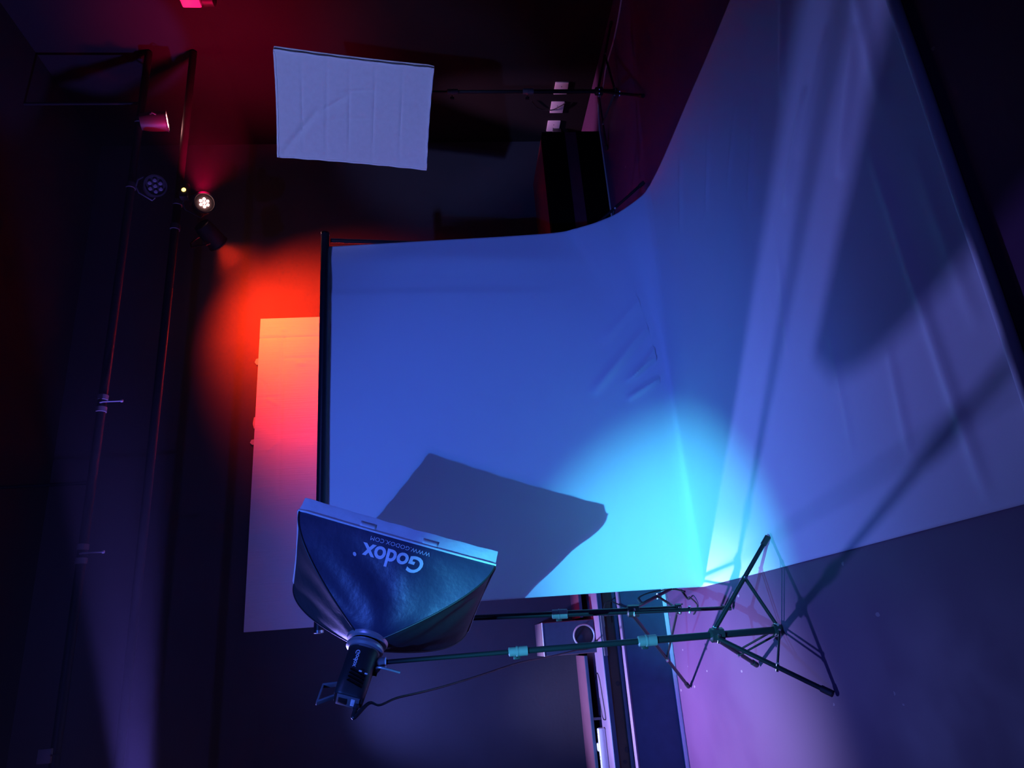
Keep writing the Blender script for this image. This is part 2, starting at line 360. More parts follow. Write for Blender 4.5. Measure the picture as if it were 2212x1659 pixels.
# ------------------------------------------------------------------ board on the back wall
def wall_board():
    t = thing('corrugated_board', 'white corrugated board on the back wall above the backdrop, half glowing red', 'board', (1.3, 4.96, 1.4))
    x0, x1, z0, z1 = .20, 2.43, 1.15, 2.605
    yf, yb = 4.955, 4.977
    xs = np.linspace(x0, x1, 240); zs = np.linspace(z0, z1, 130)
    XX, ZZ = np.meshgrid(xs, zs, indexing='ij')
    def crease(px, pz, qx, qz, wd, amp):
        dx, dz = qx - px, qz - pz; L = math.hypot(dx, dz)
        u = np.clip(((XX - px) * dx + (ZZ - pz) * dz) / L / L, 0, 1)
        d = np.hypot(XX - px - u * dx, ZZ - pz - u * dz); return amp * np.exp(-(d / wd) ** 2)
    D = np.zeros_like(XX)
    D += crease(2.27, z0, 2.27, z1, .008, .006)
    D += crease(1.63, 2.43, 2.27, 2.43, .012, .005) + crease(1.1, 2.42, 1.63, 2.43, .012, .003)
    D += crease(2.10, 2.20, 2.10, 2.42, .007, .005) + crease(1.80, 2.44, 1.80, 2.60, .006, .004)
    D += crease(1.52, 2.2, 1.52, 2.43, .006, .003) + crease(1.40, 2.5, 1.46, 2.44, .012, -.004) + crease(1.78, 2.52, 1.74, 2.45, .012, -.005)
    D += crease(2.05, 2.28, 2.06, 2.31, .02, -.006) + crease(2.33, 2.42, 2.335, 2.44, .012, -.006)
    th = np.arctan2(ZZ - 2.64, XX - 1.84); rr = np.hypot(XX - 1.84, ZZ - 2.64)
    D += .004 * np.exp(-((rr - .11) / .005) ** 2)
    b = B()
    f = grid(b, [[(XX[i, j], yf + D[i, j], ZZ[i, j]) for j in range(len(zs))] for i in range(len(xs))])
    bk = [b.verts.new((f[i][j].co.x, yb, f[i][j].co.z)) for i, j in ((0, 0), (0, -1), (-1, -1), (-1, 0))]
    edges = [[f[0][j] for j in range(len(zs))], [f[i][-1] for i in range(len(xs))], [f[-1][j] for j in range(len(zs) - 1, -1, -1)], [f[i][0] for i in range(len(xs) - 1, -1, -1)]]
    for k in range(4): b.faces.new(edges[k] + [bk[(k + 1) % 4], bk[k]])
    b.faces.new(bk)
    obj('sheet', b, 'board', t)
    for k, (x, dz, wd) in enumerate(((2.09, .030, .05), (1.62, .020, .09), (1.475, .032, .04))):
        b = B(); q = [(x - wd / 2, 4.965, z1 - .012), (x + wd / 2, 4.965, z1 - .012), (x + wd * .42, 4.972, z1 + dz * .7), (x - wd * .1, 4.972, z1 + dz), (x - wd * .5, 4.972, z1 + dz * .5)]
        vs = [b.verts.new(p) for p in q] + [b.verts.new((p[0], p[1] + .0015, p[2])) for p in q]
        b.faces.new(vs[:5]); b.faces.new(vs[5:][::-1])
        for i in range(5): b.faces.new((vs[i], vs[(i + 1) % 5], vs[5 + (i + 1) % 5], vs[5 + i]))
        obj('tape_scrap', b, 'tape', t, False)
wall_board()

# ------------------------------------------------------------------ photo backdrop
def backdrop():
    t = thing('photo_backdrop', 'large white vinyl backdrop sweeping from the crossbar down over the floor, washed in blue light', 'backdrop', (1.3, 3.0, 0))
    def path(pts, n):
        p = np.array([tuple(v) for v in smooth_path(pts, 30)]); d = np.r_[0, np.cumsum(np.linalg.norm(np.diff(p, axis=0), axis=1))]
        u = np.linspace(0, d[-1], n); return np.stack([np.interp(u, d, p[:, k]) for k in range(3)], 1)
    # left edge: a tight corner; right edge: a loose sweep
    NW, NS, NF = 150, 70, 210
    top_y, top_z = 3.530, 1.880
    L1 = path([(.206, top_y, top_z), (.206, 3.545, 1.2), (.206, 3.58, .5), (.204, 3.598, .13)], NW)
    L2 = path([(.204, 3.598, .13), (.202, 3.604, .06), (.201, 3.600, .020), (.201, 3.575, .004), (.201, 3.50, .003)], NS)
    L3 = path([(.201, 3.50, .003), (.201, 2.6, .003), (.206, 1.34, .003)], NF)
    R1 = path([(2.165, top_y, top_z), (2.20, 3.545, 1.3), (2.265, 3.60, .60), (2.285, 3.585, .43)], NW)
    R2 = path([(2.285, 3.585, .43), (2.31, 3.562, .31), (2.36, 3.545, .18), (2.43, 3.485, .046), (2.450, 3.40, .010)], NS)
    R3 = path([(2.450, 3.40, .010), (2.44, 3.1, .004), (2.437, 2.13, .003), (2.45, 1.34, .003)], NF)
    Lp = np.vstack([L1, L2[1:], L3[1:]]); Rp = np.vstack([R1, R2[1:], R3[1:]])
    NX = 230; s = np.linspace(0, 1, NX)
    bl = (s ** 1.0)
    # y and z follow the left profile until near the right edge
    wgt = np.where(s < .55, 0, ((s - .55) / .45)) ** 1.7
    G = np.zeros((len(Lp), NX, 3))
    G[:, :, 0] = Lp[:, None, 0] * (1 - bl) + Rp[:, None, 0] * bl
    for k in (1, 2): G[:, :, k] = Lp[:, None, k] * (1 - wgt) + Rp[:, None, k] * wgt
    # normals (towards the camera / up)
    dT = np.gradient(G, axis=0); dS = np.gradient(G, axis=1); Nn = np.cross(dT, dS); Nn /= np.linalg.norm(Nn, axis=2, keepdims=True) + 1e-12
    if Nn[20, 100, 1] > 0: Nn = -Nn
    D = np.zeros(G.shape[:2])
    def fold(p, q, wd, amp, ax=(0, 2), asym=0.0):
        A, Bv = G[:, :, ax[0]], G[:, :, ax[1]]
        dx, dy = q[0] - p[0], q[1] - p[1]; L = math.hypot(dx, dy)
        u = ((A - p[0]) * dx + (Bv - p[1]) * dy) / L / L
        sd = ((A - p[0]) * dy - (Bv - p[1]) * dx) / L
        tap = np.clip(1 - (np.abs(u - .5) * 2) ** 4, 0, 1) * (np.abs(u - .5) < .5)
        e = np.exp(-(sd / wd) ** 2)
        return amp * tap * e
    up = (np.arange(len(Lp)) < NW + 20)[:, None]
    fl = (np.arange(len(Lp)) > NW + NS - 20)[:, None]
    # diagonal folds low on the upright part
    for p, q, wd, a in (((1.66, .07), (1.24, .46), .024, .020), ((1.56, .01), (1.33, .22), .015, .017), ((1.48, .03), (1.30, .26), .014, .018),
                        ((1.33, .05), (1.20, .27), .017, .019), ((1.86, .06), (1.55, .36), .026, .012)):
        D += up * fold(p, q, wd, a)
    # soft horizontal rolling near the right hand edge
    D += up * (.010 * np.exp(-((G[:, :, 0] - 2.08) / .07) ** 2) * np.clip((G[:, :, 2] - .2) / .8, 0, 1))
    D += up * (.007 * (1 / (1 + np.exp((G[:, :, 0] - 1.88) / .010)) - .5) * np.exp(-np.maximum(0, 1.86 - G[:, :, 0]) / .10) * np.clip((G[:, :, 2] - .5) / .5, 0, 1))
    # ripples lying on the floor part
    for p, q, wd, a in (((1.30, 1.60), (.22, 1.55), .022, .006), ((.72, 1.75), (.38, 1.78), .020, .0035), ((1.95, 2.12), (1.55, 2.36), .02, .005),
                        ((1.62, 1.50), (1.28, 1.76), .03, .007), ((1.68, 1.80), (1.40, 2.10), .024, .007), ((2.2, 2.5), (1.8, 2.75), .02, .005),
                        ((2.15, 1.75), (1.75, 1.95), .022, .006), ((2.3, 2.9), (1.9, 3.1), .025, .004), ((1.9, 1.45), (1.3, 1.50), .03, .006),
                        ((1.15, 1.45), (.6, 1.42), .025, .004), ((.95, 2.0), (.45, 2.05), .018, .002), ((1.3, 2.2), (.9, 2.3), .02, .003),
                        ((2.05, 2.25), (1.75, 2.5), .016, .004), ((1.75, 1.62), (1.5, 1.95), .02, .005)):
        D += fl * fold(p, q, wd, a * 1.6, (0, 1))
    ph = rng.uniform(0, 6.28, 6)
    D += fl * .0016 * (1 + np.sin(G[:, :, 1] * 9 + G[:, :, 0] * 3 + ph[0]) * np.sin(G[:, :, 0] * 4.2 + ph[1])) * np.clip((3.4 - G[:, :, 1]) / .8, 0, 1)
    D += up * .0020 * np.sin(G[:, :, 0] * 6.0 + ph[2]) * np.sin(G[:, :, 2] * 2.2 + ph[3])
    G = G + Nn * D[:, :, None]
    G[:, :, 2] = np.maximum(G[:, :, 2], .0025)
    b = B(); grid(b, [[tuple(G[i, j]) for j in range(NX)] for i in range(len(G))])
    o = obj('sheet', b, 'cloth', t); o.data.shade_smooth()
    md = o.modifiers.new('thickness', 'SOLIDIFY'); md.thickness = .0012; md.offset = 0
    # weighted front hem rolled round a tube
    b = B(); tube(b, [(.207 + (2.45 - .207) * k / 24, 1.335 + .0008 * math.sin(k), .0185) for k in range(25)], .0165, 18)
    o = obj('front_hem', b, 'cloth', t); o['label'] = 'rolled hem along the front edge'
    return t
backdrop()

# ------------------------------------------------------------------ backdrop supports and crossbar
def crossbar():
    t = thing('crossbar', 'black crossbar tube carrying the backdrop between the two stands', 'crossbar', (1.2, 3.5, 1.87))
    b = B(); tube(b, [(.125, 3.502, 1.872), (2.225, 3.502, 1.880)], .0225, 24); obj('tube', b, 'black_metal', t)
    b = B(); lathe(b, [(.0235, 0), (.0235, .012), (.018, .014)], (2.224, 3.502, 1.88), (1, 0, 0), 20); obj('end_cap', b, 'chrome', t)
    b = B(); lathe(b, [(.0235, 0), (.0235, .012), (.018, .014)], (.126, 3.502, 1.872), (-1, 0, 0), 20); obj('end_cap', b, 'chrome', t)
crossbar()

def pt(a, b, k): return Vector(a) + (Vector(b) - Vector(a)) * k
def light_stand(name, label, base, top, feet, hub_z, low_z, collars, group, rp=(.0135, .011, .0085), lat=.012, mid=.55, braces='flat', joint=True, chrome_low=False):
    """tripod stand: column, collars, three legs with braces"""
    t = thing(name, label, 'tripod stand', tuple(base), group)
    base, top = Vector(base), Vector(top)
    ax = (top - base).normalized(); at = lambda z: base + (top - base) * ((z - base.z) / (top.z - base.z))
    zs = [low_z] + list(collars) + [top.z]
    for k in range(len(zs) - 1):
        b = B(); r = rp[min(k, len(rp) - 1)]
        tube(b, [at(zs[k]), at(zs[k + 1])], r, 18)
        obj('pole', b, 'chrome' if (chrome_low and k == 0 and False) else 'black_metal', t)
    for k, z in enumerate(collars):
        r = rp[min(k, len(rp) - 1)]
        b = B(); lathe(b, [(r + .001, -.040), (r + .0065, -.038), (r + .0065, -.004), (r + .008, -.003), (r + .008, .003), (r + .0055, .004), (r + .0055, .030), (r * .9, .033)], at(z), ax, 24)
        c = obj('collar', b, 'grey_plastic', t)
        b = B(); s_, t_, _ = frame(ax); d = (s_ * .8 - t_ * .5).normalized()
        tube(b, [at(z) + d * r, at(z) + d * (r + .026)], .005, 10); box(b, at(z) + d * (r + .030), (.014, .014, .026), None, .003)
        sub('clamp_knob', b, 'black_plastic', c)
    hub, low = at(hub_z), at(low_z)
    b = B(); lathe(b, [(rp[0] + .002, -.030), (rp[0] + .013, -.026), (rp[0] + .013, .022), (rp[0] + .004, .028)], hub, ax, 8)
    h = obj('hub', b, 'black_plastic', t)
    b = B(); lathe(b, [(rp[0] + .001, -.014), (rp[0] + .009, -.012), (rp[0] + .009, .012), (rp[0] + .001, .014)], low, ax, 8)
    lo = obj('lower_collar', b, 'black_plastic', t)
    for fx, fy in feet:
        foot = V(fx, fy, .0135); d = (foot - hub); d.z = 0; d.normalize()
        a = hub + d * (rp[0] + .012); b = B()
        side = d.cross(V(0, 0, 1)) * .0
        tube(b, [a, foot], .0085, 12); leg = obj('leg', b, 'black_metal', t)
        b = B(); e = (foot - a).normalized(); tube(b, [foot - e * .035, foot + e * .004], .0115, 12); sub('rubber_foot', b, 'black_plastic', leg)
        m = a + (foot - a) * mid
        l0 = low + d * (rp[0] + .008)
        sd = d.cross(V(0, 0, 1)).normalized()
        for q in ((-.0095, .0095) if braces == 'flat' else (0,)):
            b = B(); tube(b, [l0 + sd * q, m + sd * q], .0042 if braces == 'flat' else .006, 8)
            obj('brace', b, 'black_metal', t)
        for q_, r_, h_ in ((m, .0062, .015), (a, .0055, .017), (l0, .0055, .015)):
            b = B(); lathe(b, [(r_, -h_), (r_, h_)], q_, sd, 12); sub('rivet', b, 'chrome', leg)
    return t, at
GS = 'light stands under the softboxes'
light_stand('light_stand', 'black tripod light stand holding the near black softbox, one foot on the backdrop', (-.021, 2.801, 0), (-.026, 2.80, 1.52),
            [(-.229, 2.487), (.322, 2.744), (-.151, 3.086)], .262, .022, [.535, 1.025], GS)
light_stand('light_stand', 'thin tripod light stand by the right wall, under the white softbox face', (3.43, 3.72, 0), (3.43, 3.72, 1.66),
            [(2.98, 3.27), (3.30, 4.15), (3.93, 3.62)], .14, .03, [.62, 1.12], GS, mid=.5)
GB = 'stands carrying the crossbar'
light_stand('backdrop_stand', 'black backdrop stand with steel joints at the left end of the crossbar', (.09, 3.30, 0), (.150, 3.50, 1.846),
            [(-.279, 4.074), (.235, 4.10), (.084, 3.27)], .44, .235, [.775], GB, rp=(.0145, .0125, .0125), mid=.58, braces='single')
light_stand('backdrop_stand', 'backdrop stand at the right end of the crossbar, hidden behind the sheet edge', (2.2, 3.72, 0), (2.205, 3.53, 1.855),
            [(2.535, 3.497), (1.75, 4.02), (2.42, 4.16)], .44, .235, [.775], GB, rp=(.0145, .0125, .0125), mid=.58, braces='single')

# ------------------------------------------------------------------ softboxes
def soft_frame(yaw, pitch, roll):
    cy, sy, cp, sp = math.cos(yaw), math.sin(yaw), math.cos(pitch), math.sin(pitch)
    n = V(sy * cp, cy * cp, sp); w_ = V(cy, -sy, 0); l = w_.cross(n)
    c, s = math.cos(roll), math.sin(roll)
    return n, w_ * c + l * s, l * c - w_ * s
def softbox(label, C, ypr, W, L, depth, group, logo=False, creases=()):
    C = Vector(C); n, wv, lv = soft_frame(*ypr)
    t = thing('softbox', label, 'softbox', tuple(C), group)
    lip = .056
    P = lambda a, b_, h: C + wv * a + lv * b_ + n * h
    ring_r = .072
    def surf(side, u, v):
        """side 0:+w 1:+l 2:-w 3:-l ; u along the rim edge -1..1, v 0 rim .. 1 ring"""
        hw, hl = W / 2, L / 2
        rim = {0: (hw, u * hl), 1: (-u * hw, hl), 2: (-hw, -u * hl), 3: (u * hw, -hl)}[side]
        ang = {0: 0, 1: PI / 2, 2: PI, 3: 1.5 * PI}[side] + u * PI / 4
        rg = (ring_r * math.cos(ang), ring_r * math.sin(ang))
        k = v ** 1.75; kk = 1 - (1 - v) ** 1.0
        g = 1 - k                                          # bulging like bent rods
        sag = .030 * (1 - u * u) * math.sin(PI * min(1, v * 1.05)) ** 1.2
        a = rim[0] * g + rg[0] * k; b_ = rim[1] * g + rg[1] * k
        rl = math.hypot(a, b_) + 1e-6
        dirv = {0: (1, 0), 1: (0, 1), 2: (-1, 0), 3: (0, -1)}[side]
        wr = .006 * math.sin(7 * u + 9 * v + side * 2) * math.sin(PI * v) * (1 - u * u)
        a -= dirv[0] * (sag - wr); b_ -= dirv[1] * (sag - wr)
        return P(a, b_, -lip - (depth - lip) * v)
    for side in range(4):
        b = B(); grid(b, [[surf(side, -1 + 2 * i / 36, j / 30) for j in range(31)] for i in range(37)])
        o = obj('side_panel', b, 'nylon' if side == 0 else 'nylon_dark', t); o.data.shade_smooth()
        if side == 0 and logo:
            def place(du, dv):
                e = 1e-3
                def fn(x, y, h):
                    # x runs up the panel, y points to the lamp
                    u = du + x / (L / 2); v = dv + y / (depth * 1.02)
                    p = surf(0, u, v); nu = (surf(0, u + e, v) - surf(0, u - e, v)); nv = (surf(0, u, v + e) - surf(0, u, v - e))
                    nn = nu.cross(nv).normalized()
                    if nn.dot(wv) < 0: nn = -nn
                    return p + nn * (h + .0012)
                return fn
            b = text_bm('Godox', .088, place(-.015, .235), .0012, spacing=.98, offset=.0022); s = sub('wordmark', b, 'print', o, False); s['label'] = 'white wordmark'
            b = text_bm('WWW.GODOX.COM', .0235, place(-.045, .09), .0010, spacing=1.05); s = sub('web_address', b, 'print_dim', o, False); s['label'] = 'small grey web address'
            fn = place(.40, .30)
            b = B(); lathe(b, [(.0075, 0), (.0075, .001)], (0, 0, 0), (0, 0, 1), 20)
            for v_ in b.verts: v_.co = fn(v_.co.x, v_.co.y, v_.co.z)
            s = sub('registered_mark', b, 'print_dim', o, False)
    # bent rod seams
    for side in range(4):
        b = B(); tube(b, [surf(side, 1, j / 30) for j in range(31)], .0035, 8); obj('corner_seam', b, 'black_plastic', t)
    # the lip round the front: pale fabric strip
    b = B(); cs = [(W / 2, L / 2), (-W / 2, L / 2), (-W / 2, -L / 2), (W / 2, -L / 2)]
    N = 30; outer = []
    for k in range(4):
        p, q = cs[k], cs[(k + 1) % 4]
        for i in range(N):
            f = i / N; bow = -.010 * math.sin(PI * f) * 0.6
            a, b_ = p[0] + (q[0] - p[0]) * f, p[1] + (q[1] - p[1]) * f
            nx, ny = ((0, 1), (-1, 0), (0, -1), (1, 0))[k]
            outer.append((a, b_, nx, ny, bow, f))
    rows = []
    for h, off in ((-lip - .004, .003), (-lip, .003), (-lip * .6, .002), (-lip * .2, .003), (0.004, .001), (.004, -.008), (-.004, -.010)):
        rows.append([P(a + nx * (off + bow + .0015 * math.sin(f * 40 + h * 90)), b_ + ny * (off + bow + .0015 * math.sin(f * 40 + h * 90)), h) for a, b_, nx, ny, bow, f in outer])
    vs = [[b.verts.new(p) for p in r] for r in rows]
    for r0, r1 in zip(vs, vs[1:]):
        for i in range(4 * N): b.faces.new((r0[i], r0[(i + 1) % (4 * N)], r1[(i + 1) % (4 * N)], r1[i]))
    lp = obj('lip', b, 'lip', t); lp['label'] = 'pale fabric lip round the opening'
    b = B()
    ring = [P(a + nx * (.005 + bow), b_ + ny * (.005 + bow), -lip - .002) for a, b_, nx, ny, bow, f in outer]
    tube(b, ring + [ring[0]], .0042, 8, False); obj('piping', b, 'velcro', t)
    if logo:
        for f0, f1 in ((.30, .38), (.62, .70)):
            b = B(); rows = []
            for h in (-.052, -.026):
                rows.append([P(W / 2 + .0032 + (-.006 * math.sin(PI * (f0 + (f1 - f0) * i / 6))), L / 2 - L * (f0 + (f1 - f0) * i / 6), h) for i in range(7)])
            grid(b, rows); o = sub('velcro_tab', b, 'velcro', lp); md = o.modifiers.new('t', 'SOLIDIFY'); md.thickness = .0012; md.offset = 0
    # front diffuser
    b = B(); NXg, NYg = 70, 100
    A = np.linspace(-W / 2 + .004, W / 2 - .004, NXg); Bv = np.linspace(-L / 2 + .004, L / 2 - .004, NYg)
    AA, BB = np.meshgrid(A, Bv, indexing='ij'); D = -.012 * (1 - (AA / (W / 2)) ** 2) * (1 - (BB / (L / 2)) ** 2)
    for (p, q, wd, amp) in creases:
        dx, dy = q[0] - p[0], q[1] - p[1]; Ln = math.hypot(dx, dy)
        u = ((AA - p[0]) * dx + (BB - p[1]) * dy) / Ln / Ln; d = ((AA - p[0]) * dy - (BB - p[1]) * dx) / Ln
        D += amp * np.clip(1 - np.abs(u - .5) * 2, 0, 1) ** .4 * (np.abs(u - .5) < .5) * np.exp(-(d / wd) ** 2)
    grid(b, [[P(AA[i, j], BB[i, j], D[i, j]) for j in range(NYg)] for i in range(NXg)])
    o = obj('front_diffuser', b, 'white_fabric', t); o.data.shade_smooth(); o['label'] = 'white front cloth'
    # speed ring
    b = B(); lathe(b, [(.060, -.012), (.074, -.010), (.078, .0), (.078, .012), (.072, .020), (.060, .022)], C - n * (depth - .002), n, 40, False)
    obj('speed_ring', b, 'alu', t)
    return t, (C, n, wv, lv)

GSB = 'softboxes on light stands'
sbl, LF = softbox('black softbox seen from behind, with a printed side panel, turned towards the backdrop', (.347, 2.988, 1.489), (1.086, -.253, -.216), .53, .76, .345, GSB, True)
cr = [((-.27, .30 - .0), (.27, .30), .006, -.004), ((-.29, .165), (.29, .16), .006, -.005), ((-.29, .03), (.29, .035), .006, -.004), ((-.29, -.11), (.29, -.115), .006, -.004),
      ((-.29, -.28), (.29, -.27), .006, -.004), ((-.28, .42), (.02, .19), .018, -.010), ((-.02, .20), (.10, .03), .012, -.008), ((-.06, .16), (-.02, -.18), .020, -.007), ((.10, .10), (.14, -.14), .014, -.008)]
sbr, RF = softbox('softbox on the right with its blank white front towards the camera', (3.036, 3.464, 1.716), tuple(math.radians(a) for a in (233.424, -3.949, 6.973)), .60, .90, .40, GSB, False,
                  [((-p[0], p[1]), (-q[0], q[1]), wd, a * 1.35) for p, q, wd, a in cr])

# ------------------------------------------------------------------ studio lamps behind the softboxes
def studio_lamp(label, F, depth, top, group, named):
    C, n, wv, lv = F
    o0 = C - n * (depth + .0125)                                   # mount face
    t = thing('studio_lamp', label, 'studio lamp', tuple(o0), group)
    R3 = Matrix((wv, lv, n)).transposed()
    b = B(); lathe(b, [(.030, -.006), (.066, -.006), (.070, -.012), (.070, -.022), (.062, -.026), (.055, -.028)], o0, n, 40); obj('mount_ring', b, 'alu', t)
    b = B()
    # body: rounded cylinder turning into a square rear
    prof = [(-.026, .053, 2.0), (-.034, .057, 2.2), (-.110, .056, 2.6), (-.150, .055, 4.5), (-.205, .053, 6.0), (-.212, .049, 6.0)]
    rings = []
    for h, r, e in prof:
        row = []
        for k in range(40):
            a = 2 * PI * k / 40; c, s = math.cos(a), math.sin(a)
            q = r / ((abs(c) ** e + abs(s) ** e) ** (1 / e)); q = min(q, r * 1.22)
            row.append(b.verts.new(o0 + wv * c * q + lv * s * q + n * h))
        rings.append(row)
    for r0, r1 in zip(rings, rings[1:]):
        for k in range(40): b.faces.new((r0[k], r0[(k + 1) % 40], r1[(k + 1) % 40], r1[k]))
    b.faces.new(rings[0]); b.faces.new(rings[-1])
    body = obj('housing', b, 'black_plastic', t)
    b = B(); lathe(b, [(.0545, -.0005), (.058, -.002), (.058, -.010), (.0555, -.012)], o0 - n * .026, n, 40, False)
    obj('front_trim', b, 'grey_plastic', t)
    for k in range(4):                                             # cooling slots
        b = B(); box(b, o0 + wv * .0585 + lv * (-.005) - n * (.135 + .013 * k), (.004, .060, .0035), R3 @ Matrix.Rotation(.25, 3, 'X'))
        sub('cooling_slot', b, 'gap', body, False)
    for k in range(2):
        b = B(); box(b, o0 + wv * .061 + lv * (-.012 - .022 * k) - n * (.128 + .004 * k), (.003, .011, .005), R3, .001)
        sub('bright_clip', b, 'print', body)
    if named:
        def fn(x, y, h):
            a = -.06 + y / .057
            return o0 + n * (-.055 - (x + .03)) + (wv * math.cos(a + .35) + lv * math.sin(a + .35)) * (.0585 + h)
        bb = text_bm('Godox', .022, fn, .0008, spacing=1.0, offset=.0004); sub('wordmark', bb, 'print_dim', body, False)
    b = B(); box(b, o0 - n * .214, (.080, .080, .006), R3, .002); pan = obj('rear_panel', b, 'grey_plastic', t)
    for k in range(5):
        b = B(); box(b, o0 - n * .2185 + wv * (.030 - .011 * k) - lv * .018, (.006, .014, .003), R3, .001)
        sub('button', b, 'print', pan)
    b = B(); box(b, o0 - n * .2185 + wv * .002 + lv * .018, (.044, .030, .003), R3, .001); sub('display', b, 'knot', pan)
    b = B(); tube(b, [o0 - n * .219 - wv * .0 - lv * .034, o0 - n * .232 - lv * .034], .010, 14); sub('power_socket', b, 'black_plastic', pan)
    # carrying handle on top
    b = B(); hp = [o0 + lv * .050 - n * .165, o0 + lv * .098 - n * .185, o0 + lv * .098 - n * .245, o0 + lv * .052 - n * .212]
    for p, q in zip(hp, hp[1:]):
        d = (q - p); s = wv; u_ = d.normalized().cross(s); Rm = Matrix((d.normalized(), s, u_)).transposed()
        box(b, (p + q) / 2, (d.length + .006, .030, .007), Rm, .002)
    obj('handle', b, 'grey_plastic', t)
    # tilting bracket down to the stand
    top = Vector(top)
    piv = o0 - n * .085 - lv * .058
    b = B()
    tube(b, [piv + lv * .006, piv - lv * .012], .020, 18)
    tube(b, smooth_path([piv - lv * .012, (piv - lv * .030) * .5 + (top + V(0, 0, .050)) * .5, top + V(0, 0, .020)], 6), .013, 14)
    obj('bracket', b, 'black_plastic', t)
    b = B(); lathe(b, [(.013, .0), (.017, .002), (.017, .055), (.012, .058)], top - V(0, 0, .012), (0, 0, 1), 20); obj('spigot_sleeve', b, 'grey_plastic', t)
    b = B(); lathe(b, [(.0140, -.003), (.0175, -.002), (.0175, .002), (.0140, .003)], top - V(0, 0, .014), (0, 0, 1), 20, False); obj('locking_ring', b, 'velcro', t)
    b = B(); tube(b, smooth_path([piv + wv * .02 - lv * .004, piv + wv * .034 - lv * .02, piv + wv * .036 - lv * .09], 5), .0045, 10); obj('tilt_lever', b, 'alu', t)
    return t, o0
GL = 'lamps behind the softboxes'
_, o0l = studio_lamp('black studio lamp with handle and rear panel behind the near softbox', LF, .345, (-.026, 2.80, 1.52), GL, True)
studio_lamp('studio lamp hidden behind the white faced softbox', RF, .40, (3.43, 3.72, 1.66), GL, False)
nL, wL, lL = LF[1], LF[2], LF[3]
pk = o0l - nL * .232 - lL * .034
b = B(); tube(b, smooth_path([pk, pk - nL * .03 - V(0, 0, .004), (-.155, 2.74, 1.560), (-.165, 2.76, 1.525), (-.150, 2.82, 1.47), (-.143, 2.92, 1.39), (-.136, 3.1, 1.302), (-.116, 3.4, 1.143), (-.088, 3.8, .942), (-.08, 4.2, .753), (-.068, 4.47, .60), (-.060, 4.525, .53), (-.058, 4.545, .46), (-.045, 4.53, .415), (-.01, 4.50, .4015)], 10),
         [.0075 if k < 14 else (.0075 - .0035 * min(1, (k - 14) / 12)) for k in range(141)], 10)
tag(obj('power_cable', b, 'cable', None, origin=tuple(pk)), 'black power cord sagging from the near studio lamp to the loudspeaker cabinet', 'cable')

# ------------------------------------------------------------------ cables on the floor and bench
def cable(pts, r, label, m='cable', cat='cable', name='cable', group=None):
    b = B(); tube(b, smooth_path(pts, 8), r, 8); o = obj(name, b, m, None, origin=pts[0]); tag(o, label, cat, group); return o
cable([(.06, 4.300, .385), (.12, 4.300, .385), (.180, 4.300, .372), (.198, 4.298, .340), (.180, 4.296, .300), (.150, 4.294, .235), (.13, 4.27, .15), (.12, 4.2, .05), (.14, 4.0, .005)], .0035,
      'black cable hooked over the bench front behind the left backdrop stand')
cable([(.16, 4.296, .15), (.20, 4.298, .17), (.225, 4.296, .11), (.236, 4.29, .02), (.24, 4.22, .006), (.22, 4.05, .005), (.20, 3.92, .005)], .0035, 'black cable running down the bench front to the sheet edge')
cable([(.215, 3.98, .006), (.16, 3.88, .006), (.165, 3.80, .02), (.12, 3.74, .006), (.08, 3.82, .006)], .004, 'tangled black cable on the floor beside the backdrop corner')
cable([(4.00, 3.10, .006), (3.86, 3.37, .006), (3.80, 3.62, .006), (3.815, 3.9, .006), (3.765, 4.05, .006), (3.77, 4.22, .006), (3.60, 4.285, .006), (3.5, 4.285, .006), (3.21, 4.287, .006), (2.96, 4.29, .006), (2.7, 4.29, .006)], .006,
      'pale cable along the foot of the low bench and the right wall', 'cable_pink')
cable([(2.62, 1.10, .006), (2.74, 1.42, .006), (2.80, 1.75, .006)], .005, 'short cable on the dark floor at the upper edge of the photo', 'cable_pink')

# ------------------------------------------------------------------ wall sockets on the right wall
def socket(y, z, label, plug):
    t = thing('wall_socket', label, 'wall socket', (4.05, y, z), 'wall sockets on the right wall')
    hy, hz = .062, .053
    b = B(); span(b, 4.038, 4.0495, y - hy, y + hy, z - hz, z + hz, .004); obj('cover_plate', b, 'socket', t)
    for dy in (-.02, .02):
        b = B(); lathe(b, [(.004, 0), (.004, .0015)], (4.0375, y + dy, z), (1, 0, 0), 10)
        obj('socket_hole', b, 'knot', t)
    return t
socket(4.350, .246, 'wall socket behind the thin light stand pole, first from the right', False)
socket(4.560, .250, 'middle wall socket crossed by a thin black cable', False)
socket(4.780, .252, 'wall socket with a black plug and red indicator, nearest the bench', True)
t = thing('plug_adapter', 'black plug adapter with a tiny red indicator in the socket nearest the bench', 'plug', (4.02, 4.82, .22))
b = B(); span(b, 3.995, 4.0375, 4.80, 4.87, .185, .255, .006); obj('case', b, 'black_plastic', t)
b = B(); lathe(b, [(.004, 0), (.004, .003)], (3.992, 4.835, .225), (1, 0, 0), 10); obj('indicator', b, 'tiny_led', t)
cable([(4.032, 4.50, .192), (4.028, 4.535, .235), (4.028, 4.575, .30), (4.03, 4.56, .40), (4.035, 4.48, .47)], .004, 'thin black cable crossing the middle wall socket')

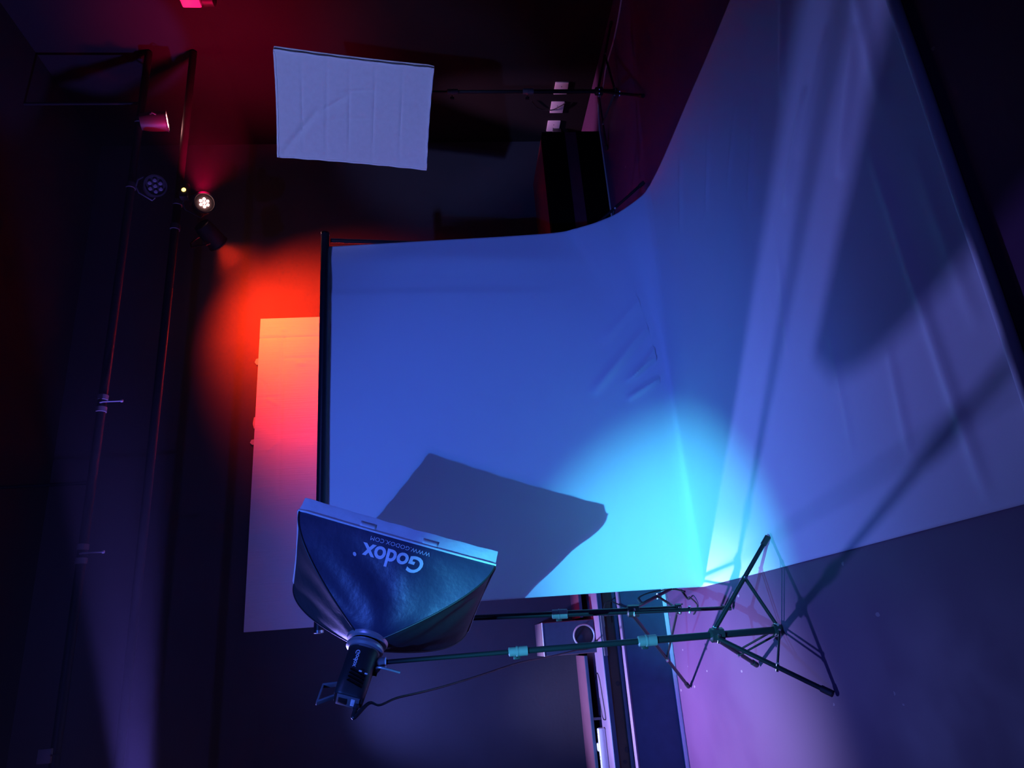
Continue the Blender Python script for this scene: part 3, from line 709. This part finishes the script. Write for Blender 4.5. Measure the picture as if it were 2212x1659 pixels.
# ------------------------------------------------------------------ truss and lamps under the ceiling
t = thing('lighting_truss', 'dark lighting truss of two long pipes under the ceiling', 'truss', (1.2, 4.0, 3.2))
for z, x1 in ((3.2, 4.04), (2.9, 4.04)):
    b = B(); tube(b, [(-2.59, 4.0, z), (x1, 4.0, z)], .024, 18); obj('chord', b, 'galv', t)
for x in (-1.8, 1.0, 3.6):
    b = B(); tube(b, [(x, 4.0, 3.222), (x, 4.0, 3.95)], .010, 10); obj('hanger', b, 'galv', t)
for i, (x, lab) in enumerate(((1.458, 'empty hook clamp on the upper truss pipe, over the middle of the backdrop'), (.615, 'empty hook clamp on the upper truss pipe, over the near softbox'),
                          )):
    c = thing('hook_clamp', lab, 'clamp', (x, 4.0, 3.2), 'empty hook clamps on the truss')
    b = B(); lathe(b, [(.0245, -.052), (.029, -.050), (.029, -.022), (.0245, -.020)], (x, 4.0, 3.2), (1, 0, 0), 20, False); obj('clamp_band', b, 'band', c)
    b = B(); lathe(b, [(.0245, .020), (.029, .022), (.029, .050), (.0245, .052)], (x, 4.0, 3.2), (1, 0, 0), 20, False)
    obj('clamp_band', b, 'band', c)
    b = B(); tube(b, [(x, 3.975, 3.2), (x, 3.965, 3.18), (x, 3.965, 3.085)], .005, 10); lathe(b, [(.004, 0), (.009, .003), (.009, .012), (.004, .015)], (x, 3.965, 3.085), (0, 0, -1), 12); obj('hook_bolt', b, 'alu', c)
def par_lamp(loc, aim, label, lit=None, group='par lamps under the truss', drop_to=2.9, name='par_lamp', k_led=1.0):
    loc = Vector(loc); d = (Vector(aim) - loc).normalized()
    t = thing(name, label, 'stage lamp', tuple(loc), group)
    b = B(); lathe(b, [(.030, -.16), (.052, -.155), (.062, -.10), (.066, 0), (.070, .004), (.070, .010), (.060, .010), (.058, -.004)], loc, d, 32, False)
    h = obj('housing', b, 'housing', t)
    b = B(); lathe(b, [(.002, -.159), (.031, -.159), (.031, -.156), (.002, -.156)], loc, d, 24); sub('rear_cover', b, 'housing', h)
    b = B(); lathe(b, [(.001, -.006), (.0585, -.006), (.0585, -.003), (.001, -.003)], loc, d, 32); obj('face_plate', b, 'housing', t)
    s, u_, _ = frame(d)
    for k in range(7):
        p = loc + d * .000 + ((s * math.cos(k * PI / 3) + u_ * math.sin(k * PI / 3)) * (.036 * k_led if k < 6 else 0))
        b = B(); lathe(b, [(.013 * k_led, -.003), (.013 * k_led, .002), (.009 * k_led, .007), (.002, .008)], p, d, 14); obj('led', b, lit or 'grey_plastic', t)
    for q in (-1, 1):
        b = B(); pts = [loc + s * q * .068 - d * .05, loc + s * q * .085 - d * .05 + V(0, 0, .02), V(loc.x, loc.y, drop_to - .045) + s * q * .04, V(loc.x, loc.y, drop_to - .03)]
        tube(b, pts, .006, 8); obj('yoke_arm', b, 'housing', t)
    b = B(); lathe(b, [(.0245, -.020), (.031, -.018), (.031, .018), (.0245, .020)], (loc.x, 4.0, drop_to), (1, 0, 0), 18, False); obj('clamp', b, 'housing', t)
    return t, d
rp_, rd = par_lamp((RED[0], 4.0, 2.735), (1.6, 1.2, 1.2), 'lit red LED par lamp hanging under the truss near the white board', 'red_led', k_led=.66)
# small lit display on the par lamp's clamp box
bx = B(); span(bx, 2.80, 2.90, 3.93, 3.972, 2.815, 2.868, .004); o = obj('driver_box', bx, 'housing', rp_)
b = B(); lathe(b, [(.002, 0), (.013, 0), (.013, .004), (.002, .004)], (2.85, 3.93, 2.842), (0, -1, 0), 14); s = sub('display', b, 'amber_led', o); s['label'] = 'glowing amber indicator'
par_lamp((REAR[0], REAR[1] - .01, REAR[2]), (2.28, 4.98, 2.32), 'par lamp turned to the back wall behind the lit red one', 'red_led')
par_lamp((CORNER[0], 4.0, CORNER[2] + .01), (4.0, 4.52, 0.2), 'par lamp near the right end of the truss, added to light the sockets', 'red_led', drop_to=3.2)
par_lamp((BEAM[0] - .08, BEAM[1], BEAM[2] - .014), (1.14, 3.8, 3.02), 'lit violet par lamp at the left end of the truss', 'red_led')
par_lamp((2.935, 4.0, 3.05), (2.2, 2.6, 2.2), 'unlit par lamp on the upper truss pipe, next to the lit red one', None, drop_to=3.2)
t = thing('junction_box', 'small pale junction box on the upper truss pipe at the lower photo edge', 'box', (-.335, 4.0, 3.23))
b = B(); span(b, -.37, -.305, 3.955, 3.9755, 3.20, 3.262, .004); obj('case', b, 'band', t)
b = B(); tube(b, [(-.335, 3.957, 3.2), (-.335, 3.945, 3.19), (-.335, 3.945, 3.15)], .004, 8); obj('gland', b, 'black_plastic', t)
# hidden / barely visible fittings near the top corner of the photo
t = thing('projector', 'pale box shaped fitting high on the right wall at the photo edge', 'fitting', (4.04, 3.55, 2.7))
b = B(); span(b, 3.93, 4.045, 3.415, 3.530, 2.68, 2.80, .012); obj('case', b, 'white_plastic', t)
b = B(); lathe(b, [(.045, 0), (.05, .004), (.05, .07), (.03, .08)], (3.985, 3.50, 2.675), (0, 0, -1), 20); obj('lens', b, 'housing', t)

# dark round-topped bag at the near left floor
b = B(); r = bmesh.ops.create_uvsphere(b, u_segments=28, v_segments=16, radius=1.0)
bmesh.ops.scale(b, vec=(.065, .085, .06), verts=b.verts[:]); bmesh.ops.translate(b, vec=(-.495, 2.235, .055), verts=b.verts[:])
for v in b.verts: v.co.z = max(v.co.z, .0005)
tag(obj('sandbag', b, 'black_plastic', None, origin=(-.47, 2.235, 0)), 'black rounded bag on the floor at the lower photo edge', 'bag')

# thin stage haze under the ceiling, lit by the coloured beams
b = B(); span(b, -2.55, 3.36, 2.6, 4.93, 2.47, 3.9)
hz = obj('haze', b, 'wall', None, False); hz.data.materials.clear()
hm = bpy.data.materials.new('stage_haze'); hm.use_nodes = True; nt = hm.node_tree; nt.nodes.clear()
vo = nt.nodes.new('ShaderNodeVolumeScatter'); vo.inputs['Color'].default_value = (1, 1, 1, 1); vo.inputs['Density'].default_value = .030; vo.inputs['Anisotropy'].default_value = .2
tc = nt.nodes.new('ShaderNodeTexCoord'); sx = nt.nodes.new('ShaderNodeSeparateXYZ'); mr = nt.nodes.new('ShaderNodeMapRange')
mr.inputs[1].default_value = -0.8; mr.inputs[2].default_value = 1.6; mr.inputs[3].default_value = .11; mr.inputs[4].default_value = .018   # denser towards the violet lamp
nt.links.new(tc.outputs['Object'], sx.inputs[0]); nt.links.new(sx.outputs[0], mr.inputs[0]); nt.links.new(mr.outputs[0], vo.inputs['Density'])
ou = nt.nodes.new('ShaderNodeOutputMaterial'); nt.links.new(vo.outputs[0], ou.inputs['Volume']); hz.data.materials.append(hm)
hz['label'] = 'thin stage haze under the ceiling around the truss'; hz['category'] = 'haze'; hz['kind'] = 'stuff'

for o in SC.objects:
    if '_o' in o: del o['_o']
